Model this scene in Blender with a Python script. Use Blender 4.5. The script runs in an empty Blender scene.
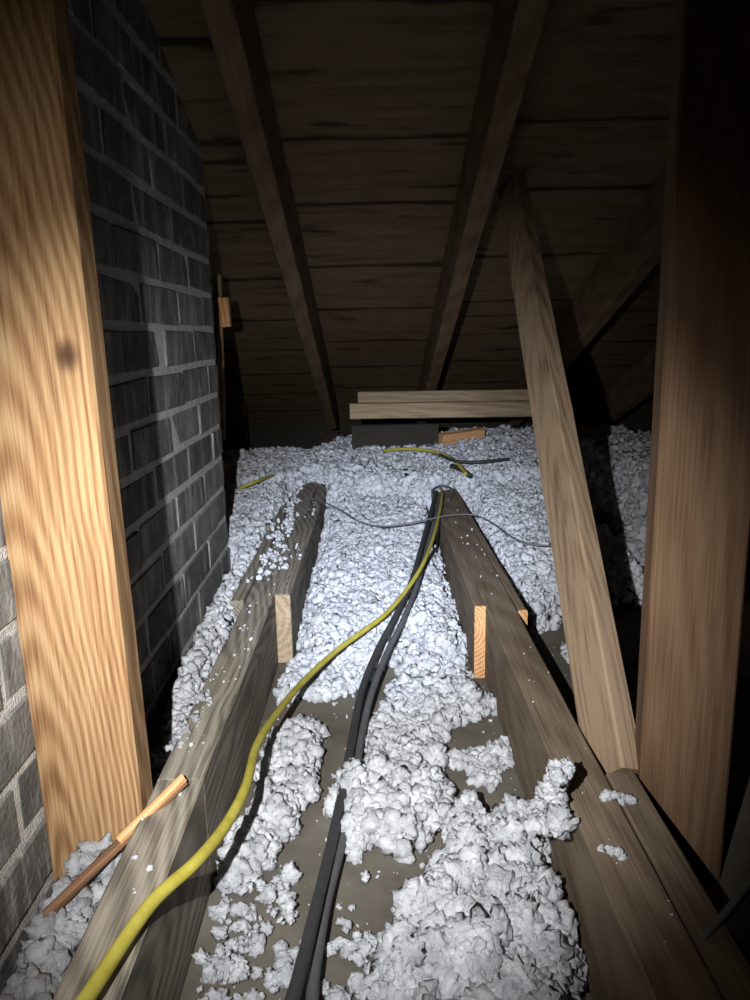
import bpy, bmesh, math, random
import numpy as np
from mathutils import Vector, Matrix, noise
random.seed(7); rng = np.random.default_rng(7)
S = bpy.context.scene; COL = S.collection

# ---------------------------------------------------------------- camera
FPX = 741.0
PITCH = math.atan(165/FPX); ROLL = -0.02
CAM = Vector((0, 0, .453))
fw = Vector((0, math.cos(PITCH), -math.sin(PITCH)))
up0 = Vector((0, math.sin(PITCH), math.cos(PITCH))); rt0 = Vector((1, 0, 0))
rt = math.cos(ROLL)*rt0 + math.sin(ROLL)*up0
up = -math.sin(ROLL)*rt0 + math.cos(ROLL)*up0
cd = bpy.data.cameras.new('camera'); cam = bpy.data.objects.new('camera', cd); COL.objects.link(cam)
cd.sensor_fit = 'VERTICAL'; cd.sensor_height = 24; cd.lens = FPX/1000*24; cd.clip_start = .02
M = Matrix((rt, up, -fw)).transposed().to_4x4(); M.translation = CAM
cam.matrix_world = M; S.camera = cam

# ---------------------------------------------------------------- world, lamps, exposure
w = bpy.data.worlds.new('world'); S.world = w; w.use_nodes = True
w.node_tree.nodes['Background'].inputs[0].default_value = (.5, .6, .8, 1)
w.node_tree.nodes['Background'].inputs[1].default_value = .0015
S.view_settings.view_transform = 'Standard'; S.view_settings.look = 'None'
S.view_settings.gamma = 1; S.view_settings.use_curve_mapping = False
S.view_settings.exposure = 0

def ray(x, y):
    return fw + (x-375)/FPX*rt - (y-500)/FPX*up
def at(x, y, ax=2, v=0.0):
    d = ray(x, y); return CAM + d*((v-CAM[ax])/d[ax])
def flash(name, energy, px, angle, blend, col, rad=.004):
    l = bpy.data.lights.new(name, 'SPOT'); l.energy = energy; l.spot_size = math.radians(angle)
    l.spot_blend = blend; l.color = col; l.shadow_soft_size = rad
    o = bpy.data.objects.new(name, l); COL.objects.link(o)
    o.location = (-.103, .0, .50)
    tgt = CAM + ray(*px)*1.6
    o.rotation_euler = (tgt-o.location).to_track_quat('-Z', 'Y').to_euler()
    return o
flash('phone_flash', 10.0, (290, 600), 90, 1.0, (1.0, .95, .88))
flash('torch_spill', 80.0, (365, 610), 66, 1.0, (.98, .99, 1.0))
flash('torch_beam', 150.0, (385, 540), 30, 1.0, (.70, .80, 1.0))

# ---------------------------------------------------------------- materials
def nt(name):
    m = bpy.data.materials.new(name); m.use_nodes = True
    t = m.node_tree; b = t.nodes['Principled BSDF']
    return m, t, b
def L(t, a, b): t.links.new(a, b)
def N(t, k, **kw):
    n = t.nodes.new(k)
    for a, v in kw.items():
        if a in n.inputs: n.inputs[a].default_value = v
        else: setattr(n, a, v)
    return n
def ramp(t, fac, stops):
    r = t.nodes.new('ShaderNodeValToRGB'); e = r.color_ramp.elements
    while len(e) < len(stops): e.new(.5)
    for i, (p, c) in enumerate(stops):
        e[i].position = p; e[i].color = (*c, 1) if len(c) == 3 else c
    L(t, fac, r.inputs[0]); return r
def wood(name, dark, mid, light, rings=1.0, knots=(), rough=.85, ring_amt=.5, bump=.35, stain=.4):
    """long axis of the board = local X"""
    m, t, b = nt(name)
    tc = N(t, 'ShaderNodeTexCoord'); oi = N(t, 'ShaderNodeObjectInfo')
    mul = N(t, 'ShaderNodeVectorMath', operation='MULTIPLY'); L(t, tc.outputs['Object'], mul.inputs[0])
    mul.inputs[1].default_value = (1, 1, 1)
    cmb = N(t, 'ShaderNodeVectorMath', operation='SCALE'); cmb.inputs[0].default_value = (3.1, 5.7, 4.3)
    L(t, oi.outputs['Random'], cmb.inputs['Scale'])
    if knots: cmb.inputs[0].default_value = (0, 0, 0)
    add = N(t, 'ShaderNodeVectorMath', operation='ADD'); L(t, mul.outputs[0], add.inputs[0]); L(t, cmb.outputs[0], add.inputs[1])
    # rings: distance from a meandering pith line
    warp = N(t, 'ShaderNodeTexNoise', Scale=2.2, Detail=2.0)
    ms = N(t, 'ShaderNodeVectorMath', operation='MULTIPLY'); ms.inputs[1].default_value = (1.3, 3, 3)
    L(t, add.outputs[0], ms.inputs[0]); L(t, ms.outputs[0], warp.inputs['Vector'])
    sub = N(t, 'ShaderNodeVectorMath', operation='SUBTRACT'); sub.inputs[1].default_value = (.5, .5, .5)
    L(t, warp.outputs['Color'], sub.inputs[0])
    sc = N(t, 'ShaderNodeVectorMath', operation='SCALE'); sc.inputs['Scale'].default_value = .050; L(t, sub.outputs[0], sc.inputs[0])
    ad2 = N(t, 'ShaderNodeVectorMath', operation='ADD'); L(t, tc.outputs['Object'], ad2.inputs[0]); L(t, sc.outputs[0], ad2.inputs[1])
    m2 = N(t, 'ShaderNodeVectorMath', operation='MULTIPLY'); m2.inputs[1].default_value = (.10, 1, 1); L(t, ad2.outputs[0], m2.inputs[0])
    m3 = N(t, 'ShaderNodeVectorMath', operation='ADD'); m3.inputs[1].default_value = (0, .034, .022); L(t, m2.outputs[0], m3.inputs[0]); m2 = m3
    ln = N(t, 'ShaderNodeVectorMath', operation='LENGTH'); L(t, m2.outputs[0], ln.inputs[0])
    rm = N(t, 'ShaderNodeMath', operation='MULTIPLY'); rm.inputs[1].default_value = 1150*rings; L(t, ln.outputs['Value'], rm.inputs[0])
    knot_fac = None
    for (kx, ky, kz, kr) in knots:
        d = N(t, 'ShaderNodeVectorMath', operation='SUBTRACT'); d.inputs[1].default_value = (kx, ky, kz); L(t, tc.outputs['Object'], d.inputs[0])
        dm = N(t, 'ShaderNodeVectorMath', operation='MULTIPLY'); dm.inputs[1].default_value = (.75, 1, .4); L(t, d.outputs[0], dm.inputs[0])
        dl = N(t, 'ShaderNodeVectorMath', operation='LENGTH'); L(t, dm.outputs[0], dl.inputs[0])
        mr = N(t, 'ShaderNodeMapRange', interpolation_type='SMOOTHSTEP'); mr.inputs['From Min'].default_value = kr*.5; mr.inputs['From Max'].default_value = kr*1.3
        mr.inputs['To Min'].default_value = 1; mr.inputs['To Max'].default_value = 0; L(t, dl.outputs['Value'], mr.inputs['Value'])
        if knot_fac is None: knot_fac = mr.outputs[0]
        else:
            mx = N(t, 'ShaderNodeMath', operation='MAXIMUM'); L(t, knot_fac, mx.inputs[0]); L(t, mr.outputs[0], mx.inputs[1]); knot_fac = mx.outputs[0]
    sn = N(t, 'ShaderNodeMath', operation='SINE'); L(t, rm.outputs[0], sn.inputs[0])
    s01 = N(t, 'ShaderNodeMapRange'); s01.inputs['From Min'].default_value = -1; L(t, sn.outputs[0], s01.inputs['Value'])
    # fine fibres
    fs = N(t, 'ShaderNodeVectorMath', operation='MULTIPLY'); fs.inputs[1].default_value = (9, 420, 420); L(t, add.outputs[0], fs.inputs[0])
    fib = N(t, 'ShaderNodeTexNoise', Scale=1.0, Detail=4.0, Roughness=.65); L(t, fs.outputs[0], fib.inputs['Vector'])
    bs = N(t, 'ShaderNodeVectorMath', operation='MULTIPLY'); bs.inputs[1].default_value = (4, 26, 26); L(t, add.outputs[0], bs.inputs[0])
    big = N(t, 'ShaderNodeTexNoise', Scale=1.0, Detail=5.0, Roughness=.6); L(t, bs.outputs[0], big.inputs['Vector'])
    a1 = N(t, 'ShaderNodeMath', operation='MULTIPLY_ADD'); a1.inputs[1].default_value = ring_amt*.55; L(t, s01.outputs[0], a1.inputs[0])
    a0 = N(t, 'ShaderNodeMath', operation='MULTIPLY'); a0.inputs[1].default_value = .42; fm = N(t, 'ShaderNodeMapRange'); fm.inputs['From Min'].default_value = .30; fm.inputs['From Max'].default_value = .70; L(t, fib.outputs['Fac'], fm.inputs['Value']); L(t, fm.outputs[0], a0.inputs[0]); L(t, a0.outputs[0], a1.inputs[2])
    a2 = N(t, 'ShaderNodeMath', operation='MULTIPLY_ADD'); a2.inputs[1].default_value = stain; L(t, big.outputs['Fac'], a2.inputs[0]); L(t, a1.outputs[0], a2.inputs[2])
    r = ramp(t, a2.outputs[0], [(.28, dark), (.55, mid), (.85, light)])
    colout = r.outputs[0]
    if knot_fac is not None:
        mix = N(t, 'ShaderNodeMix', data_type='RGBA'); L(t, knot_fac, mix.inputs['Factor'])
        L(t, colout, mix.inputs['A']); mix.inputs['B'].default_value = (dark[0]*.35, dark[1]*.3, dark[2]*.3, 1); colout = mix.outputs['Result']
    L(t, colout, b.inputs['Base Color']); b.inputs['Roughness'].default_value = rough
    b.inputs['Specular IOR Level'].default_value = .25
    bp = N(t, 'ShaderNodeBump', Strength=bump, Distance=.0015); L(t, a1.outputs[0], bp.inputs['Height']); L(t, bp.outputs[0], b.inputs['Normal'])
    return m
def rough_mat(name, c1, c2, scale, rough=.9, bump=.4, dist=.003, detail=6):
    m, t, b = nt(name)
    tc = N(t, 'ShaderNodeTexCoord'); n = N(t, 'ShaderNodeTexNoise', Scale=scale, Detail=float(detail), Roughness=.65)
    L(t, tc.outputs['Object'], n.inputs['Vector'])
    r = ramp(t, n.outputs['Fac'], [(.3, c1), (.7, c2)]); L(t, r.outputs[0], b.inputs['Base Color'])
    b.inputs['Roughness'].default_value = rough; b.inputs['Specular IOR Level'].default_value = .2
    n2 = N(t, 'ShaderNodeTexNoise', Scale=scale*6, Detail=4.0); L(t, tc.outputs['Object'], n2.inputs['Vector'])
    bp = N(t, 'ShaderNodeBump', Strength=bump, Distance=dist); L(t, n2.outputs['Fac'], bp.inputs['Height']); L(t, bp.outputs[0], b.inputs['Normal'])
    return m

M_postL = wood('tan_post_wood', (.14, .066, .028), (.25, .140, .063), (.36, .235, .122), rings=.85,
               knots=[(.575, .028, 0, .013), (1.115, .030, .0, .014), (.80, -.004, .02, .007)], ring_amt=.55, stain=.5)
M_postR = wood('brown_post_wood', (.085, .043, .022), (.14, .080, .044), (.19, .118, .070), rings=.35,
               knots=[(.66, -.030, 0, .008)], ring_amt=.3, stain=.7)
M_web = wood('weathered_brace_wood', (.07, .042, .024), (.16, .104, .062), (.30, .215, .14), rings=.6, ring_amt=.35, stain=1.0)
M_joist = wood('grey_joist_wood', (.055, .046, .036), (.145, .125, .098), (.30, .265, .21), rings=.9, ring_amt=.45, stain=.7)
M_joistR = wood('brown_joist_wood', (.085, .058, .037), (.150, .110, .074), (.22, .170, .120), rings=.45, ring_amt=.3, stain=.6)
M_rafter = wood('dark_rafter_wood', (.06, .037, .021), (.145, .093, .053), (.22, .15, .09), rings=.4, ring_amt=.3, stain=.8)
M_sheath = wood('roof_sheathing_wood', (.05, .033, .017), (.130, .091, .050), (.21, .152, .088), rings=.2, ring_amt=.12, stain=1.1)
M_plate = wood('eave_board_wood', (.20, .14, .085), (.34, .26, .165), (.44, .34, .23), rings=.4, ring_amt=.3)
M_fresh = wood('fresh_cut_wood', (.30, .14, .05), (.55, .29, .13), (.68, .42, .22), rings=.8, ring_amt=.5)
M_lath = wood('lath_wood', (.05, .026, .014), (.15, .075, .038), (.24, .13, .07), rings=.6, ring_amt=.4)

def darken_sheathing(m):
    # ragged darker band along the board edges, and old water streaks running with the grain
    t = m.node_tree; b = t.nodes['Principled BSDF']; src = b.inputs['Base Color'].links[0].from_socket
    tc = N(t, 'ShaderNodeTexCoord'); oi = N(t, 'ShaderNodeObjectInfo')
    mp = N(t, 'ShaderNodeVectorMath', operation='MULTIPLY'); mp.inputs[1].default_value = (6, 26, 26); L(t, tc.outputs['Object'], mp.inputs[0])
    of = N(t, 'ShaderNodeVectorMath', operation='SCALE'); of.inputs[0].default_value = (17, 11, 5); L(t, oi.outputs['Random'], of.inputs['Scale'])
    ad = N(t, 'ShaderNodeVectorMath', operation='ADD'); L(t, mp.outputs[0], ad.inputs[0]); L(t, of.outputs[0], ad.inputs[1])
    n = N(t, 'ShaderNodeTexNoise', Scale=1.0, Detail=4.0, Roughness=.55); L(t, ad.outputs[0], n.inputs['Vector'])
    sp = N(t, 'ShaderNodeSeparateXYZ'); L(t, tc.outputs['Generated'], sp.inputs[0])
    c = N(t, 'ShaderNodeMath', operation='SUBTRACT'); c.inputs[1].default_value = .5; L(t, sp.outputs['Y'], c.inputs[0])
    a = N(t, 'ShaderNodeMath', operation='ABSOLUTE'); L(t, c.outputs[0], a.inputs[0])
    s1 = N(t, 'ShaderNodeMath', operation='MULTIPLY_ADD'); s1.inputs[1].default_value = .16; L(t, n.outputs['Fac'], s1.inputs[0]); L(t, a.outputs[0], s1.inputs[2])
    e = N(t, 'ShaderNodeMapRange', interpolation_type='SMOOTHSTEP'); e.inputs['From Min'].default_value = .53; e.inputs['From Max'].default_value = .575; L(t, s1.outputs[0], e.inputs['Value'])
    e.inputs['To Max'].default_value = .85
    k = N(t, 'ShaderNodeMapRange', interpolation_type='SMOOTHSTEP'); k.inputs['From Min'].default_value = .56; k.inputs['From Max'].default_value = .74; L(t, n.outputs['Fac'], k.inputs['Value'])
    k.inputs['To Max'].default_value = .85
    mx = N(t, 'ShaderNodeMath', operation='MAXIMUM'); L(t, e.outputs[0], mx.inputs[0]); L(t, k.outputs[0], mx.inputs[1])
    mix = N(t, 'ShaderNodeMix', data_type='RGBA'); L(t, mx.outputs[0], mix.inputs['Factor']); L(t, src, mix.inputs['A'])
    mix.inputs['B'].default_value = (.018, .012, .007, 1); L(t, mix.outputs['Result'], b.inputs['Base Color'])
darken_sheathing(M_sheath)

def brick_material():
    m, t, b = nt('grey_brick')
    tc = N(t, 'ShaderNodeTexCoord'); oi = N(t, 'ShaderNodeObjectInfo'); geo = N(t, 'ShaderNodeNewGeometry')
    n = N(t, 'ShaderNodeTexNoise', Scale=22.0, Detail=7.0, Roughness=.7); L(t, geo.outputs['Position'], n.inputs['Vector'])
    r = ramp(t, n.outputs['Fac'], [(.3, (.10, .10, .095)), (.62, (.21, .21, .20)), (.8, (.36, .36, .345))])
    hv = N(t, 'ShaderNodeHueSaturation'); L(t, r.outputs[0], hv.inputs['Color'])
    mr = N(t, 'ShaderNodeMapRange'); mr.inputs['To Min'].default_value = .70; mr.inputs['To Max'].default_value = 1.35
    L(t, oi.outputs['Random'], mr.inputs['Value']); L(t, mr.outputs[0], hv.inputs['Value'])
    # limewash / mortar drips running down
    dm = N(t, 'ShaderNodeVectorMath', operation='MULTIPLY'); dm.inputs[1].default_value = (30, 34, 9); L(t, geo.outputs['Position'], dm.inputs[0])
    dn = N(t, 'ShaderNodeTexNoise', Scale=1.0, Detail=5.0, Roughness=.6); L(t, dm.outputs[0], dn.inputs['Vector'])
    dr = ramp(t, dn.outputs['Fac'], [(.50, (0, 0, 0)), (.72, (.8, .8, .8))])
    mix = N(t, 'ShaderNodeMix', data_type='RGBA'); L(t, dr.outputs[0], mix.inputs['Factor']); L(t, hv.outputs[0], mix.inputs['A'])
    mix.inputs['B'].default_value = (.5, .5, .48, 1); L(t, mix.outputs['Result'], b.inputs['Base Color'])
    b.inputs['Roughness'].default_value = .95; b.inputs['Specular IOR Level'].default_value = .15
    n2 = N(t, 'ShaderNodeTexNoise', Scale=160.0, Detail=5.0); L(t, geo.outputs['Position'], n2.inputs['Vector'])
    bp = N(t, 'ShaderNodeBump', Strength=.6, Distance=.003); L(t, n2.outputs['Fac'], bp.inputs['Height']); L(t, bp.outputs[0], b.inputs['Normal'])
    return m
M_brick = brick_material()
M_mortar = rough_mat('mortar', (.42, .42, .40), (.70, .70, .67), 60, bump=.9, dist=.004)
M_floor = rough_mat('dusty_board', (.085, .075, .060), (.17, .152, .122), 9, bump=.3, dist=.002)
def cellulose(name, c1, c2):
    m, t, b = nt(name)
    geo = N(t, 'ShaderNodeNewGeometry')
    n = N(t, 'ShaderNodeTexNoise', Scale=38.0, Detail=4.0); L(t, geo.outputs['Position'], n.inputs['Vector'])
    r = ramp(t, n.outputs['Fac'], [(.3, c1), (.65, c2)]); L(t, r.outputs[0], b.inputs['Base Color'])
    b.inputs['Roughness'].default_value = 1; b.inputs['Specular IOR Level'].default_value = .05
    n2 = N(t, 'ShaderNodeTexNoise', Scale=230.0, Detail=6.0, Roughness=.72, Distortion=1.2); L(t, geo.outputs['Position'], n2.inputs['Vector'])
    bp = N(t, 'ShaderNodeBump', Strength=.9, Distance=.0045); L(t, n2.outputs['Fac'], bp.inputs['Height']); L(t, bp.outputs[0], b.inputs['Normal'])
    return m
M_fluff = cellulose('loose_white_fibre', (.46, .47, .50), (.73, .745, .775))
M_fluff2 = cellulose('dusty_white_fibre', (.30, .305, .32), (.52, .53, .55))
def plain(name, c, rough=.6, spec=.4, c2=None, scale=60):
    return rough_mat(name, c, c2 or tuple(min(1, v*1.35) for v in c), scale, rough=rough, bump=.15, dist=.001)
M_yellow = plain('yellow_sheath', (.30, .25, .030), .5, c2=(.44, .39, .075), scale=45)
M_black = plain('black_sheath', (.035, .035, .037), .55)
M_greycable = plain('grey_sheath', (.075, .075, .078), .6)
M_wire = plain('dull_wire', (.12, .12, .13), .4)
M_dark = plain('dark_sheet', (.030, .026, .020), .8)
M_nail = plain('nail_steel', (.5, .5, .5), .35)

# ---------------------------------------------------------------- object helpers
def link(name, me, mat, parent=None):
    o = bpy.data.objects.new(name, me); COL.objects.link(o)
    if mat: me.materials.append(mat)
    if parent: o.parent = parent
    return o
def tag(o, label=None, cat=None, group=None, kind=None):
    if label: o['label'] = label
    if cat: o['category'] = cat
    if group: o['group'] = group
    if kind: o['kind'] = kind
    return o
def empty(name, loc=(0, 0, 0)):
    o = bpy.data.objects.new(name, None); COL.objects.link(o); o.location = loc; o.empty_display_size = .02
    return o
def board_mesh(name, length, wy, tz, rough=.0008, bev=.0025, segs=None, x0=0.0, skew=0.0):
    """box, long axis local X from x0 to x0+length, centred in Y,Z; slightly uneven arrises"""
    bm = bmesh.new(); segs = segs or max(2, int(length/.06))
    prof = []
    hy, hz = wy/2, tz/2
    for sy, sz, order in ((1, 1, 0), (-1, 1, 1), (-1, -1, 0), (1, -1, 1)):
        a = (sy*hy, sz*(hz-bev)); c = (sy*(hy-bev), sz*hz)
        prof += [a, c] if order == 0 else [c, a]
    rings = []
    seed = random.uniform(0, 99)
    for i in range(segs+1):
        x = x0+length*i/segs; ring = []
        for k, (y, z) in enumerate(prof):
            dx = skew*y if i in (0, segs) else 0
            n = noise.noise(Vector((x*9+seed, k*1.7, 0)))*rough
            ring.append(bm.verts.new((x+dx, y+math.copysign(n, y), z+math.copysign(n, z))))
        rings.append(ring)
    for i in range(segs):
        for k in range(8):
            bm.faces.new((rings[i][k], rings[i][(k+1) % 8], rings[i+1][(k+1) % 8], rings[i+1][k]))
    bm.faces.new(rings[0][::-1]); bm.faces.new(rings[-1])
    bmesh.ops.recalc_face_normals(bm, faces=bm.faces)
    me = bpy.data.meshes.new(name); bm.to_mesh(me); bm.free(); return me
def frame(p0, p1, side, twist=0.0):
    """matrix: local X along p0->p1, local Y closest to `side`"""
    p0 = Vector(p0); a = (Vector(p1)-p0); ln = a.length; a.normalize()
    y = Vector(side); y = (y-a*y.dot(a)).normalized(); z = a.cross(y)
    if twist: q = Matrix.Rotation(twist, 3, a); y = q@y; z = q@z
    m = Matrix((a, y, z)).transposed().to_4x4(); m.translation = p0
    return m, ln
def board(name, p0, p1, side, wy, tz, mat, parent=None, twist=0.0, **kw):
    m, ln = frame(p0, p1, side, twist)
    o = link(name, board_mesh(name, ln, wy, tz, **kw), mat); o.matrix_world = m
    if parent: o.parent = parent; o.matrix_parent_inverse = Matrix.Translation(parent.location).inverted()
    return o
def smooth_pts(pts, n=8):
    P = [Vector(p) for p in pts]; P = [P[0]*2-P[1]]+P+[P[-1]*2-P[-2]]; out = []
    for i in range(1, len(P)-2):
        for j in range(n):
            t = j/n; a, b, c, d = P[i-1:i+3]
            out.append(.5*((2*b)+(c-a)*t+(2*a-5*b+4*c-d)*t*t+(3*b-a-3*c+d)*t**3))
    out.append(P[-2]); return out
def tube(name, pts, r, mat, parent=None, sides=10, n=8, flat=1.0):
    pts = smooth_pts(pts, n); bm = bmesh.new(); rings = []; ref = Vector((0, 0, 1))
    for i, p in enumerate(pts):
        t = (pts[min(i+1, len(pts)-1)]-pts[max(i-1, 0)]).normalized()
        s = t.cross(ref)
        s = s.normalized() if s.length > 1e-4 else Vector((1, 0, 0)); u = s.cross(t).normalized()
        rr = r(i/(len(pts)-1)) if callable(r) else r
        rings.append([bm.verts.new(p+s*rr*math.cos(2*math.pi*k/sides)+u*rr*flat*math.sin(2*math.pi*k/sides)) for k in range(sides)])
    for a, b in zip(rings, rings[1:]):
        for k in range(sides): bm.faces.new((a[k], a[(k+1) % sides], b[(k+1) % sides], b[k]))
    bm.faces.new(rings[0][::-1]); bm.faces.new(rings[-1])
    bmesh.ops.recalc_face_normals(bm, faces=bm.faces)
    for f in bm.faces: f.smooth = True
    me = bpy.data.meshes.new(name); bm.to_mesh(me); bm.free()
    return link(name, me, mat, parent)
def raw_mesh(name, V, F, mat, smooth=True):
    me = bpy.data.meshes.new(name); V = np.asarray(V, np.float32); F = np.asarray(F, np.int32)
    me.vertices.add(len(V)); me.vertices.foreach_set('co', V.ravel())
    me.loops.add(F.size); me.loops.foreach_set('vertex_index', F.ravel())
    me.polygons.add(len(F)); me.polygons.foreach_set('loop_start', np.arange(0, F.size, F.shape[1], dtype=np.int32))
    me.polygons.foreach_set('use_smooth', np.full(len(F), smooth))
    me.update(calc_edges=True)
    return link(name, me, mat)

# ---------------------------------------------------------------- structure: ceiling boards underfoot, roof deck
FZ = -.135                                             # top of the boards between the joists
fl = link('floor', board_mesh('floor', 5.4, 4.2, .02, rough=0, bev=.001), M_floor)
fl.matrix_world = Matrix.Translation((.5, -.5, FZ-.0105)) @ Matrix.Rotation(math.pi/2, 4, 'Z')
tag(fl, kind='structure')

TH = math.atan(.356); H0 = .453+.78                    # rafter undersides: z = H0 - .356 y
def zr(y): return H0-.356*y
nr = Vector((0, math.sin(TH), math.cos(TH)))           # outward normal of the roof slope
dn = Vector((0, math.cos(TH), -math.sin(TH)))
SAW = -.004
deck = empty('ceiling'); tag(deck, kind='structure')
RD = .14
def deck_point(x, s):                                  # s = distance down the slope from y=0 on the deck underside
    return Vector((x, 0, H0))+dn*s+nr*(RD+.014)
rows = [-.9, -.61, -.30, .02, .34, .66, .98, 1.27, 1.615, 1.86, 2.19, 2.50, 2.80, 3.10, 3.40, 3.72, 4.05, 4.4]
xs = [-1.62, -.605, -.187, .215, .64, 1.05, 2.6]
for c in range(6):
    off = [.02, .075, 0, -.045, .06, .0][c]
    for a, b in zip(rows, rows[1:]):
        a += off; b += off
        g = random.choice((.002, .004, .008))
        p = deck_point(xs[c]+.001, (a+b)/2)+nr*random.uniform(-.001, .001); q = p+Vector((xs[c+1]-xs[c]-.002, 0, 0))
        tw = SAW+random.uniform(-.004, .003)
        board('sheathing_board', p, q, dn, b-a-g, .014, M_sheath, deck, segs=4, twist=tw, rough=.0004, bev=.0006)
# felt above the boards so that no sky shows through the joints
f = board('roof_felt', deck_point(-1.7, 1.75)+nr*.02, deck_point(2.7, 1.75)+nr*.02, dn, 5.6, .004, M_dark, deck, segs=2)
# gable and eave closures, far in the dark
for nm, p, q, sd, wy in (('wall_back', (-1.7, 3.9, .30), (2.7, 3.9, .30), (0, 0, 1), .9),):
    o = board(nm, p, q, sd, wy, .02, M_dark, segs=2); tag(o, kind='structure')
for nm, x in (('wall_left', -1.66), ('wall_right', 2.64)):
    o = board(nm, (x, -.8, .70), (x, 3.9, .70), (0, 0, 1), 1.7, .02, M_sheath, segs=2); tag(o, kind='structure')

raf = [(-.600, 'dark rafter half hidden above the brick chimney, farthest left'),
       (-.187, 'dark rafter left of the roof\'s middle, running down to the eave boards\' left end'),
       (.215, 'dark rafter in the middle right, meeting the top of the leaning brace'),
       (.640, 'dark brown rafter slanting down between the leaning brace and the right post'),
       (1.06, 'rafter lost in the dark beyond the right post')]
for x, lab in raf:
    a = Vector((x, 0, H0))+nr*RD/2+dn*-.6; b = Vector((x, 0, H0))+nr*RD/2+dn*3.55
    o = board('rafter', a, b, (1, 0, 0), .040, RD, M_rafter, rough=.0015)
    tag(o, lab, 'rafter', 'roof rafters')

# ---------------------------------------------------------------- joists
JD = .133
def joist(name, x0, x1, y0, y1, mat, label, xe=None, top=0.0, depth=JD, **kw):
    cx = (x0+x1)/2; cx2 = cx if xe is None else xe
    o = board(name, (cx, y0, top-depth/2), (cx2, y1, top-depth/2), (1, 0, 0), abs(x1-x0), depth, mat, **kw)
    tag(o, label, 'joist', 'ceiling joists'); return o
joist('ceiling_joist', -.236, -.187, .70, 3.6, M_joist, 'long grey joist left of the central bay, beside the chimney', xe=-.195)
joist('ceiling_joist', -.2358, -.1872, -.40, .6995, M_joist, 'short grey-brown joist end under the yellow cord at lower left', top=-.0004, rough=.001)
joist('ceiling_joist', -.186, -.157, 1.27, 3.5, M_joist, 'thin dark sister board with a pale sawn end, right of the left joist', xe=-.150, top=-.001)
joist('ceiling_joist', -.262, -.238, 1.25, 2.0, M_joist, 'stub board on the chimney side of the left joist', top=-.004)
joist('ceiling_joist', .187, .236, -.40, 3.6, M_joistR, 'long brown joist right of the central bay, crossing the whole lower right', xe=.206)
joist('ceiling_joist', .2375, .2685, -.40, .699, M_joistR, 'short board lapped outside the right joist, against the right post', top=-.002)
for (x0, x1, y0, top, lab, h) in ((.166, .186, 1.19, -.001, 'thin sister board with an orange sawn end on the inner face of the right joist', .132),
                               (.2365, .252, 1.17, -.002, 'thin sister board with a small orange end on the outer face of the right joist', .12)):
    o = joist('ceiling_joist', x0, x1, y0+.003, 3.5, M_joistR, lab, xe=(x0+x1)/2-.004 if x0 < .2 else .222+.004, top=top)
    e = board('sawn_end', ((x0+x1)/2, y0, top-h/2), ((x0+x1)/2, y0+.0028, top-h/2), (1, 0, 0), x1-x0, h, M_fresh, segs=2, bev=.001, rough=.0003)
    e.parent = o; e.matrix_parent_inverse = o.matrix_world.inverted(); e['label'] = 'orange freshly sawn end'
# bring the pale end of the left sister in as its own face
o = [k for k in COL.objects if k.get('label', '').startswith('thin dark sister')][0]
e = board('sawn_end', (-.1715, 1.2668, -.067), (-.1715, 1.2696, -.067), (1, 0, 0), .028, .131, M_plate, segs=2, bev=.001, rough=.0003)
e.parent = o; e.matrix_parent_inverse = o.matrix_world.inverted(); e['label'] = 'pale sawn end'
joist('ceiling_joist', .625, .665, -.4, 3.6, M_joistR, 'joist in the dark bay behind the right post')
joist('ceiling_joist', 1.04, 1.085, -.4, 3.6, M_joistR, 'farthest right joist, lost in the dark')
joist('ceiling_joist', -.66, -.615, 1.72, 3.6, M_joistR, 'joist in the shadow behind the brick chimney')

# ---------------------------------------------------------------- posts and brace
def post(name, pb, pt, side, wy, tz, mat, label, **kw):
    o = board(name, pb, pt, side, wy, tz, mat, rough=.0012, **kw); tag(o, label, 'post', 'attic posts'); return o
# left post: front face in the plane y=.68, right front arris x=-.249 low, -.262 high
post('attic_post', (-.236-.0465, .665, FZ+.001), (-.250-.0465, .665, 1.13), (1, 0, 0), .097, .038, M_postL,
     'bright tan wooden post on the left with a strong orange grain, beside the brick chimney')
post('attic_post', (.280+.046, .722, FZ+.001), (.272+.046, .722, 1.12), (.985, -.17, 0), .089, .042, M_postR,
     'broad brown wooden post on the right, standing outside the right joist')
br = board('leaning_brace', (.262, .738, -.035), (.312, 1.735, .775), (1, 0, 0), .030, .068, M_web, twist=math.radians(22), rough=.0012)
tag(br, 'weathered brown brace leaning away from the right joist up to a rafter', 'brace')

# ---------------------------------------------------------------- brick chimney
CX = -.332; ch = empty('brick_chimney', (-.55, .85, FZ))
tag(ch, 'grey brick chimney with pale smeared mortar behind the left post', 'chimney')
def child(o, p):
    o.parent = p; o.matrix_parent_inverse = Matrix.Translation(p.location).inverted()
body = board('mortar_body', (-.5655, .0, .50), (-.5655, 1.61, .50), (1, 0, 0), .4615, 1.27, M_mortar, segs=6, bev=.001, rough=.0002)
child(body, ch)
def brick_mesh(seed, ln):
    bm = bmesh.new(); bmesh.ops.create_cube(bm, size=1)
    for v in bm.verts: v.co = Vector((v.co.x*.10, v.co.y*ln, v.co.z*.0575))
    bmesh.ops.bevel(bm, geom=bm.edges[:], offset=.0022, segments=1, affect='EDGES')
    for v in bm.verts: v.co += Vector([noise.noise(v.co*31+Vector((seed*7.1, k*9.3, 0)))*.0022 for k in range(3)])
    me = bpy.data.meshes.new('brick'); bm.to_mesh(me); bm.free(); me.materials.append(M_brick); return me
full = [brick_mesh(i, .193) for i in range(5)]; half = [brick_mesh(9+i, .0915) for i in range(2)]
ends = [brick_mesh(20+i, .093) for i in range(2)]
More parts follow.
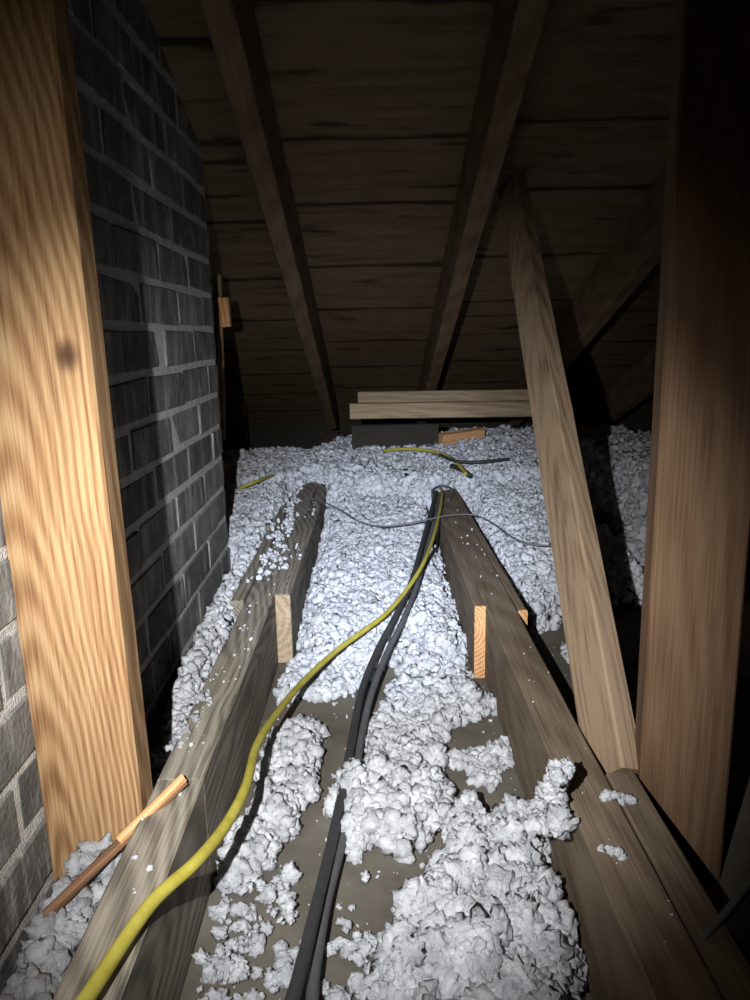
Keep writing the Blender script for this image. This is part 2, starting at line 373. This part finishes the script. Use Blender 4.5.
for c in range(18):
    z = FZ+.03+c*.0678
    y = 1.615 if c % 2 == 0 else 1.615
    if c % 2: items = [('h', 1.615-.0915/2)]; y = 1.615-.0915-.010
    else: items = []
    while y-.193 > .0: items.append(('f', y-.193/2)); y -= .203
    for k, yc in items:
        me = random.choice(half if k == 'h' else full)
        o = bpy.data.objects.new('brick', me); COL.objects.link(o)
        o.location = (CX-.0505+random.uniform(-.0016, .0014), yc+random.uniform(-.0015, .0015), z+random.uniform(-.001, .001))
        o.rotation_euler = (random.uniform(-.012, .012), 0, random.uniform(-.012, .012)); child(o, ch)

# ---------------------------------------------------------------- eave boards, small woods
p = at(350, 411, 1, 2.45); q = at(556, 408, 1, 2.45)
o = board('eave_board', p, q, (0, 0, 1), .050, .035, M_plate); tag(o, 'pale horizontal board across the far eave, lower of the two', 'board', 'eave boards')
p = at(358, 398, 1, 2.50); q = at(556, 395, 1, 2.50)
o = board('eave_board', p, q, (0, 0, 1), .042, .035, M_plate); tag(o, 'darker horizontal board lying behind and above the pale eave board', 'board', 'eave boards')
p = at(352, 440, 1, 2.62); q = at(438, 438, 1, 2.62)
o = board('blocking_board', p, q, (0, 0, 1), .105, .03, M_dark); tag(o, 'dark blocking board under the left end of the eave boards', 'board')
p = at(440, 444, 1, 2.60); q = at(482, 438, 1, 2.66)
o = board('wood_offcut', p, q, (0, 0, 1), .075, .03, M_fresh, twist=.3); tag(o, 'tan wood offcut poking out of the insulation below the eave boards', 'offcut')
# orange block beyond the chimney with its nail
p = at(223, 298, 1, 1.85); q = at(226, 327, 1, 1.85)
o = board('wood_block', p, q, (1, 0, 0), .026, .03, M_fresh, bev=.005); tag(o, 'small orange wood block on a dark stick beyond the chimney edge', 'block')
n = tube('nail', [q+Vector((.010, -.012, .006)), q+Vector((.012, -.030, .004))], .003, M_nail, sides=8, n=2); n.parent = o; n.matrix_parent_inverse = o.matrix_world.inverted()
s = board('wood_stick', at(218, 275, 1, 1.875), at(222, 440, 1, 1.875), (1, 0, 0), .018, .018, M_rafter); tag(s, 'thin dark upright stick behind the small orange block', 'stick')
p = at(226, 529, 2, .004); q = at(270, 527, 2, .004)
o = board('wood_strip', p, q, (0, 1, 0), .035, .014, M_joist); tag(o, 'grey wood strip lying in the insulation beyond the chimney foot', 'strip')
# lath
p = at(36, 925, 2, -.035); q = at(184, 781, 2, .010)
o = board('wooden_lath', p, q, (.7, .7, 0), .0095, .006, M_lath, rough=.0015, bev=.001); tag(o, 'thin reddish split lath leaning on the left joist with an orange tip', 'lath')
qq = q+(p-q).normalized()*.085
e = board('lath_tip', qq+Vector((0, 0, .004)), q+Vector((0, 0, .004)), (.7, .7, 0), .0088, .003, M_fresh, rough=.001, bev=.0008)
e.parent = o; e.matrix_parent_inverse = o.matrix_world.inverted(); e['label'] = 'bare orange wood at the tip'

# ---------------------------------------------------------------- cables
def path(pts): return [at(x, y, 2, z) for x, y, z in pts]
o = tube('yellow_cable', path([(70, 1022, .02), (88, 996, .02), (150, 905, .014), (196, 862, .008), (226, 825, -.004), (246, 786, -.014), (257, 745, -.03), (278, 712, -.05), (303, 682, -.07),
    (335, 652, -.075), (365, 630, -.066), (388, 612, -.056), (408, 588, -.040), (424, 562, -.015), (434, 535, .0), (440, 510, .012), (442, 494, .016), (440, 488, .010), (436, 492, .0)]), lambda t: .0062-.0028*t, M_yellow)
tag(o, 'yellow cable snaking over the left joist and up the central bay', 'cable')
o = tube('black_cable', path([(285, 1020, -.09), (298, 980, -.09), (318, 900, -.10), (330, 850, -.105), (343, 790, -.105), (352, 740, -.105), (362, 690, -.095), (378, 650, -.085), (398, 612, -.060), (412, 580, -.042), (422, 545, -.02), (432, 508, .004), (436, 492, .006)]), lambda t: .0066-.001*t, M_black)
tag(o, 'black cable on the left of the dark pair in the central bay', 'cable', 'dark cables in the central bay')
o = tube('black_cable', path([(312, 1020, -.11), (314, 975, -.11), (326, 905, -.115), (340, 850, -.118), (352, 800, -.118), (361, 740, -.115), (371, 695, -.10), (386, 655, -.09), (405, 616, -.066), (418, 582, -.046), (428, 545, -.03), (436, 515, -.004), (441, 497, .006)]), lambda t: .0060-.001*t, M_greycable)
tag(o, 'greyer cable on the right of the dark pair in the central bay', 'cable', 'dark cables in the central bay')
o = tube('thin_wire', path([(303, 498, .004), (318, 500, .012), (338, 509, .01), (358, 521, .006), (380, 526, .004), (405, 524, .006), (430, 519, .012), (452, 515, .012), (474, 515, .008), (492, 523, .01), (510, 536, .01), (530, 544, .012), (556, 546, .01)]), .0019, M_wire, sides=6)
tag(o, 'thin grey wire crossing both joists over the white insulation', 'wire')
o = tube('yellow_green_cable', path([(384, 451, .075), (400, 449, .085), (425, 450, .085), (445, 455, .08), (458, 464, .07), (466, 474, .055)]), .0052, M_yellow)
tag(o, 'short yellow-green cable arching out of the insulation below the eave boards', 'cable')
o = tube('black_cable', path([(440, 455, .085), (456, 461, .08), (480, 462, .08), (508, 459, .08)]), .0050, M_black)
tag(o, 'short black cable lying on the insulation near the tan offcut', 'cable')
o = tube('black_cable', path([(452, 466, .055), (462, 470, .055), (470, 476, .045)]), .008, M_black)
tag(o, 'dark stub of cable sunk in the insulation by the yellow-green cable', 'cable')
o = tube('looped_cable', path([(432, 496, .004), (434, 489, .014), (441, 486, .018), (450, 488, .016), (453, 494, .006), (448, 500, .003)]), .0036, M_greycable)
tag(o, 'small dark cable loop at the far end of the right joist top', 'cable')
o = tube('yellow_green_cable', path([(240, 488, .03), (255, 482, .045), (268, 477, .045), (280, 474, .03)]), .0046, M_yellow)
tag(o, 'short green-yellow cable end in the insulation beyond the chimney', 'cable')
# cable with dark sheet at the lower right
cb = [at(x, y, 1, v) for x, y, v in ((775, 850, .52), (750, 882, .50), (728, 910, .49), (705, 936, .48), (685, 965, .47), (672, 1005, .46))]
o = tube('grey_cable', cb, .0028, M_greycable, sides=8)
tag(o, 'dull grey cable curving in front of the right post foot', 'cable')
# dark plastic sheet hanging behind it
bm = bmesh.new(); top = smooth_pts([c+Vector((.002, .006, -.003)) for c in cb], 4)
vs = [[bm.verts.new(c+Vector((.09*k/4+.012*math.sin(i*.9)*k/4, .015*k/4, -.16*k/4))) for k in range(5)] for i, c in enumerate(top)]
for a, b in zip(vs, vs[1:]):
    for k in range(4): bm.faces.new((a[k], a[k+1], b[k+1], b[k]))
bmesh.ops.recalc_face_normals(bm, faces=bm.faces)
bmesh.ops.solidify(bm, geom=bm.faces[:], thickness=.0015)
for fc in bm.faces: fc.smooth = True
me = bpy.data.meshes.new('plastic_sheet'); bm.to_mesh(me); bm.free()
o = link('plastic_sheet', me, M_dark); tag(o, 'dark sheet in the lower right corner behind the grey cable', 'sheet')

# ---------------------------------------------------------------- loose white insulation
def ico(sub):
    bm = bmesh.new(); bmesh.ops.create_icosphere(bm, subdivisions=sub, radius=1)
    V = np.array([v.co[:] for v in bm.verts]); F = np.array([[v.index for v in f_.verts] for f_ in bm.faces]); bm.free(); return V, F
def lump_variants(sub, n, amp, fr):
    V, F = ico(sub); out = []
    for i in range(n):
        W = []
        for v in V:
            u = Vector(v); s = 1+amp*noise.noise(u*fr+Vector((i*5.3, 2.2, i)))+amp*.6*noise.noise(u*fr*2.3+Vector((i*3.1, 7, i)))
            s += amp*.5*(abs(noise.noise(u*fr*1.6+Vector((i, i*4.4, 1))))*2-.5)
            W.append(u*s)
        out.append(np.array(W))
    return out, F
LV2 = lump_variants(2, 30, .70, 1.6); LV3 = lump_variants(3, 30, .62, 2.0)
def blobs(P, r, lv, aniso=.45):
    var, F = lv; n = len(P); nv = len(var[0])
    idx = rng.integers(0, len(var), n); V = np.stack(var)[idx]
    q = rng.normal(size=(n, 4)); q /= np.linalg.norm(q, axis=1)[:, None]; a, b, c, d = q.T
    Rm = np.stack([1-2*(c*c+d*d), 2*(b*c-a*d), 2*(b*d+a*c), 2*(b*c+a*d), 1-2*(b*b+d*d), 2*(c*d-a*b), 2*(b*d-a*c), 2*(c*d+a*b), 1-2*(b*b+c*c)], 1).reshape(n, 3, 3)
    sc = 1+rng.uniform(-aniso, aniso, (n, 3)); V = V*(sc*r[:, None])[:, None, :]
    V = np.einsum('nij,nvj->nvi', Rm, V)+P[:, None, :]
    FF = F[None]+(np.arange(n)*nv)[:, None, None]
    return V.reshape(-1, 3), FF.reshape(-1, 3)
def poly_sd(P, Q):
    """signed distance to polygon Q, positive inside"""
    Q = np.asarray(Q); A = Q; B = np.roll(Q, -1, 0); d = np.full(len(P), 1e9); ins = np.zeros(len(P), bool)
    for a, b in zip(A, B):
        e = b-a; t = np.clip(((P-a)@e)/(e@e+1e-12), 0, 1); d = np.minimum(d, np.linalg.norm(P-a-t[:, None]*e, axis=1))
        c = (a[1] > P[:, 1]) != (b[1] > P[:, 1])
        with np.errstate(divide='ignore', invalid='ignore'): xx = (b[0]-a[0])*(P[:, 1]-a[1])/(b[1]-a[1])+a[0]
        ins ^= c & (P[:, 0] < xx)
    return np.where(ins, d, -d)
def vn(P, s, seed=0.0):
    return np.array([noise.noise(Vector((x*s+seed, y*s, seed*.7))) for x, y in P])
def pxpoly(pts, z): return [tuple(at(x, y, 2, z)[:2]) for x, y in pts]
def fluff(name, label, poly, hfun, density, rmin, rmax, base=FZ, edge=.03, lv=LV2, mat=M_fluff, grid=.010, rag=.02, cut=0.0, zsc=1.0, group=None, under=True, clip=None, tex_amp=1.0):
    Q = np.asarray(poly); lo = Q.min(0)-.02; hi = Q.max(0)+.02
    def height(P):
        sd = poly_sd(P, Q)+rag*vn(P, 22, 3.3)+rag*.6*vn(P, 60, 8.1)
        return sd, hfun(P)*np.clip(sd/edge, 0, 1)**.6
    rmin *= .72; rmax *= .78; area = (hi-lo).prod(); n = int(area*density*1.4); P = rng.uniform(lo, hi, (n, 2)); sd, h = height(P)
    keep = sd > cut
    if clip is not None: keep &= clip(P)
    P = P[keep]; h = h[keep]; r = rmin+(rmax-rmin)*rng.power(.55, len(P))[:]
    tex = tex_amp*(.007*vn(P, 45, 5)+.005*vn(P, 100, 2))
    z = base+h+tex*np.clip(h/.02, 0, 1)+rng.uniform(-.75, .55, len(P))*r
    z = np.maximum(z, base+r*.45)
    V, F = blobs(np.c_[P, z], r, lv)
    if under:
        nx, ny = [max(2, int(v)) for v in (hi-lo)/grid]; gx = np.linspace(lo[0], hi[0], nx); gy = np.linspace(lo[1], hi[1], ny)
        G = np.stack(np.meshgrid(gx, gy, indexing='ij'), -1).reshape(-1, 2); sd, h = height(G)
        ok = (sd > .004)
        if clip is not None: ok &= clip(G)
        zz = base+np.maximum(h-rmin*.7, .0005)+tex_amp*(.007*vn(G, 45, 5)+.005*vn(G, 100, 2)-.002)*np.clip(h/.02, 0, 1)
        I = np.arange(nx*ny).reshape(nx, ny)
        quads = np.stack([I[:-1, :-1], I[1:, :-1], I[1:, 1:], I[:-1, 1:]], -1).reshape(-1, 4)
        quads = quads[ok[quads].all(1)]
        T = np.concatenate([quads[:, [0, 1, 2]], quads[:, [0, 2, 3]]])+len(V)
        V = np.concatenate([V, np.c_[G, zz]]); F = np.concatenate([F, T])
    used = np.unique(F); remap = np.zeros(len(V), np.int64); remap[used] = np.arange(len(used))
    o = raw_mesh(name, V[used], remap[F], mat); tag(o, label, 'insulation', group, 'stuff'); print(name, label[:30], len(F)); return o

def hc(h0, amp=.012, s=8, seed=1.0):
    return lambda P: h0+amp*vn(P, s, seed)
# central bay, far: rises from joist-top level to the eave
def far_h(P): return np.interp(P[:, 1], [1.1, 1.4, 1.8, 2.15, 2.3, 2.75, 3.1], [.030, .058, .088, .122, .155, .195, .195])+.010*vn(P, 9, 1)
fluff('loose_insulation', 'deep white loose insulation filling the far central bay between the joists',
      [(-.152, 1.20), (-.09, 1.17), (-.05, 1.22), (.0, 1.21), (.05, 1.29), (.09, 1.22), (.13, 1.20), (.165, 1.28), (.163, 2.14), (-.150, 2.22)], far_h, 30000, .006, .0125, edge=.05)
fluff('loose_insulation', 'white loose insulation heaped over the joist ends below the eave',
      [(-.60, 2.20), (-.30, 2.16), (-.20, 2.28), (-.15, 2.14), (.17, 2.08), (.25, 2.16), (.33, 2.10), (1.0, 2.15), (1.0, 3.0), (.2, 2.95), (-.15, 2.95), (-.2, 2.75), (-.62, 2.7)],
      lambda P: np.interp(P[:, 1], [2.0, 2.3, 2.7, 3.0], [.155, .175, .195, .195])+.014*vn(P, 8, 4)+np.where(P[:, 0] < -.18, -.010, 0)+np.where(P[:, 0] > .3, .015, 0), 14500, .008, .016, edge=.05)
# left bay along the chimney
fluff('loose_insulation', 'white insulation in the narrow bay between chimney and left joist',
      [(-.318, .80), (-.24, .77), (-.238, 2.2), (-.60, 2.25), (-.60, 1.62), (-.318, 1.60)],
      lambda P: np.interp(P[:, 1], [.75, .9, 1.0, 1.3, 2.2], [.03, .06, .10, .125, .150])+.012*vn(P, 11, 6), 22000, .006, .012, edge=.03, rag=.01)
fluff('loose_insulation', 'thin dusting of white insulation on the left joist top', [(-.240, 1.35), (-.20, 1.42), (-.205, 1.95), (-.24, 2.2)],
      hc(.003, .002), 5000, .004, .008, base=0, edge=.01, under=False, rag=.03, cut=.002)
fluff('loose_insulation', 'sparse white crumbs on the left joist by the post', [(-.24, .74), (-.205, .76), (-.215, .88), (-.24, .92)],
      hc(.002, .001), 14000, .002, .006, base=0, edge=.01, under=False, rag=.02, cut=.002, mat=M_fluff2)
# right bay
fluff('loose_insulation', 'white insulation right of the right joist, seen left of the leaning brace',
      [(.254, 1.36), (.30, 1.34), (.38, 1.45), (.60, 1.50), (.60, 2.2), (.254, 2.2)],
      lambda P: np.interp(P[:, 1], [1.3, 1.5, 2.2], [.05, .10, .155])+.012*vn(P, 9, 2), 17000, .007, .013, edge=.05)
fluff('loose_insulation', 'small white clump on the bare floor left of the brace foot', pxpoly([(562, 648), (580, 645), (584, 662), (566, 664)], FZ), hc(.010), 26000, .005, .009, edge=.01, rag=.004)
# near centre patches (outlines measured on the floor)
Zp = FZ+.010
near = [
 ('white clumps beside the left joist where the yellow cable crosses', [(284, 664), (300, 652), (332, 646), (378, 644), (384, 660), (372, 676), (345, 692), (318, 696), (300, 694), (282, 704), (279, 694)], .015, 34000, .006, .011, LV2),
 ('white clumps right of the cables in the middle of the bay', [(402, 664), (425, 648), (443, 644), (462, 668), (490, 694), (498, 708), (480, 716), (464, 718), (448, 732), (440, 756), (444, 776), (420, 788), (388, 790), (364, 778), (362, 745), (378, 710), (394, 680)], .018, 36000, .006, .0115, LV2),
 ('small white drift against the right joist foot', [(446, 752), (474, 746), (508, 738), (517, 754), (498, 766), (490, 782), (470, 780), (456, 768)], .010, 34000, .006, .011, LV2),
 ('white clumps between the left joist and the cables', [(258, 775), (272, 738), (300, 720), (323, 735), (314, 760), (322, 792), (304, 806), (290, 832), (272, 870), (240, 896), (226, 880), (232, 840)], .026, 30000, .007, .0125, LV2),
 ('white clumps just right of the cables, lower middle', [(330, 796), (350, 776), (420, 770), (452, 788), (448, 834), (426, 850), (400, 858), (380, 848), (342, 860), (346, 826)], .034, 30000, .007, .013, LV2),
]
for lab, pp, h, dens, r0, r1, lv in near:
    fluff('loose_insulation', lab, pxpoly(pp, Zp), hc(h, .010, 16), dens, r0, r1, lv=lv, tex_amp=1.9, edge=.022, rag=.016, cut=.003)
def big_h(P): return .052+.020*vn(P, 13, 5)
fluff('loose_insulation', 'biggest fluffy white heap against the right joist in the foreground',
      pxpoly([(438, 812), (470, 806), (500, 812), (535, 800), (548, 830), (560, 880), (572, 940), (578, 1020), (590, 1150), (400, 1150), (392, 1020), (380, 975), (396, 915), (430, 862)], FZ+.04), big_h, 17000, .009, .019, lv=LV3, tex_amp=3.2, edge=.030, rag=.024, cut=.002)
P = np.array([at(x, y, 0, v)[:] for x, y, v in ((528, 822, .160), (536, 812, .162), (541, 806, .164), (546, 799, .165), (551, 791, .166), (555, 783, .167), (558, 777, .168), (561, 771, .169), (556, 800, .168), (552, 815, .166), (560, 825, .167), (540, 830, .160))])
P = np.concatenate([P+rng.normal(0, .0035, P.shape) for _ in range(7)])
V, F = blobs(P, rng.uniform(.004, .0085, len(P)), LV3); o = raw_mesh('insulation_tuft', V, F, M_fluff)
tag(o, 'curled white tuft leaning up against the right joist above the big heap', 'insulation')
fluff('loose_insulation', 'scattered white crumbs at the bottom left of the central bay',
      pxpoly([(238, 880), (290, 860), (300, 900), (290, 1000), (270, 1100), (180, 1100), (196, 980)], FZ), hc(.008, .004, 20), 9000, .003, .0115, edge=.02, under=False, rag=.06, cut=.006, lv=LV3)
fluff('loose_insulation', 'scattered white crumbs right of the cables at the bottom',
      pxpoly([(335, 895), (362, 900), (385, 960), (400, 1000), (400, 1080), (325, 1080), (322, 960)], FZ), hc(.008, .004, 20), 10000, .003, .0115, edge=.02, under=False, rag=.06, cut=.005, lv=LV3)
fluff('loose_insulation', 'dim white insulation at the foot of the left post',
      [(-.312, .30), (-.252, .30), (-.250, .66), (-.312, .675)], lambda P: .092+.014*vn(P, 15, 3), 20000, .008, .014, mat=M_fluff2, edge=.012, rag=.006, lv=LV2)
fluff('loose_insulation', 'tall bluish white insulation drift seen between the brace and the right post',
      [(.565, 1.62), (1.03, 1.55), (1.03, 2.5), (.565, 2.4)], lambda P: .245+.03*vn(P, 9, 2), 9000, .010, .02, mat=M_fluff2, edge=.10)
# crumbs fallen on wood and floor: a few thousand specks
def specks(label, boxes):
    Ps = []; rs = []
    for (x0, x1, y0, y1, z, n, ra, rb) in boxes:
        p = np.c_[rng.uniform(x0, x1, n), rng.uniform(y0, y1, n), np.full(n, z)]; r = rng.uniform(ra, rb, n)*rng.power(.5, n)+ra*.5
        p[:, 2] += r*.5; Ps.append(p); rs.append(r)
    V, F = blobs(np.concatenate(Ps), np.concatenate(rs), lump_variants(1, 8, .6, 1.5)); o = raw_mesh('insulation_crumbs', V, F, M_fluff)
    tag(o, label, 'insulation', None, 'stuff')
specks('tiny white crumbs scattered over the bare floor of the central bay', [(-.17, .18, .45, 1.2, FZ, 420, .0012, .004)])
specks('tiny white crumbs on the left joist tops', [(-.232, -.195, .30, .69, -.001, 22, .0012, .003), (-.232, -.19, .72, 1.6, .0005, 70, .0012, .0035), (-.182, -.16, 1.3, 2.1, 0, 30, .0015, .004)])
specks('tiny white crumbs on the right joist top', [(.192, .232, .45, 2.0, .0005, 45, .001, .003)])
specks('tiny white crumbs on the bare floor right of the right joist', [(.26, .60, .75, 1.35, FZ, 60, .0015, .004)])
# named tufts on the right joist
for lab, pts, r in (('small white tuft on the right joist top between brace foot and right post', [(606, 797, .003), (613, 795, .005), (622, 797, .004), (630, 799, .002)], .0034),
                    ('thin curved white tuft on the right joist side below the brace foot', [(601, 848, .001), (610, 850, .003), (618, 852, .004), (624, 858, .001)], .0026)):
    P = np.array([at(x, y, 2, z)[:] for x, y, z in pts]); P = np.concatenate([P+rng.normal(0, .0012, P.shape) for _ in range(6)])
    V, F = blobs(P, rng.uniform(r*.6, r*1.3, len(P)), LV2); o = raw_mesh('insulation_tuft', V, F, M_fluff); tag(o, lab, 'insulation')
# tufts stuck on the left post
for lab, (x, y) in (('upper white speck stuck to the left post edge', (114, 632)), ('lower white speck stuck to the left post face', (104, 640))):
    c = at(x, y, 1, .679); V, F = blobs(np.array([c[:]]*3)+rng.normal(0, .001, (3, 3)), np.array([.0028, .002, .0018]), LV2)
    o = raw_mesh('insulation_tuft', V, F, M_fluff); tag(o, lab, 'insulation')
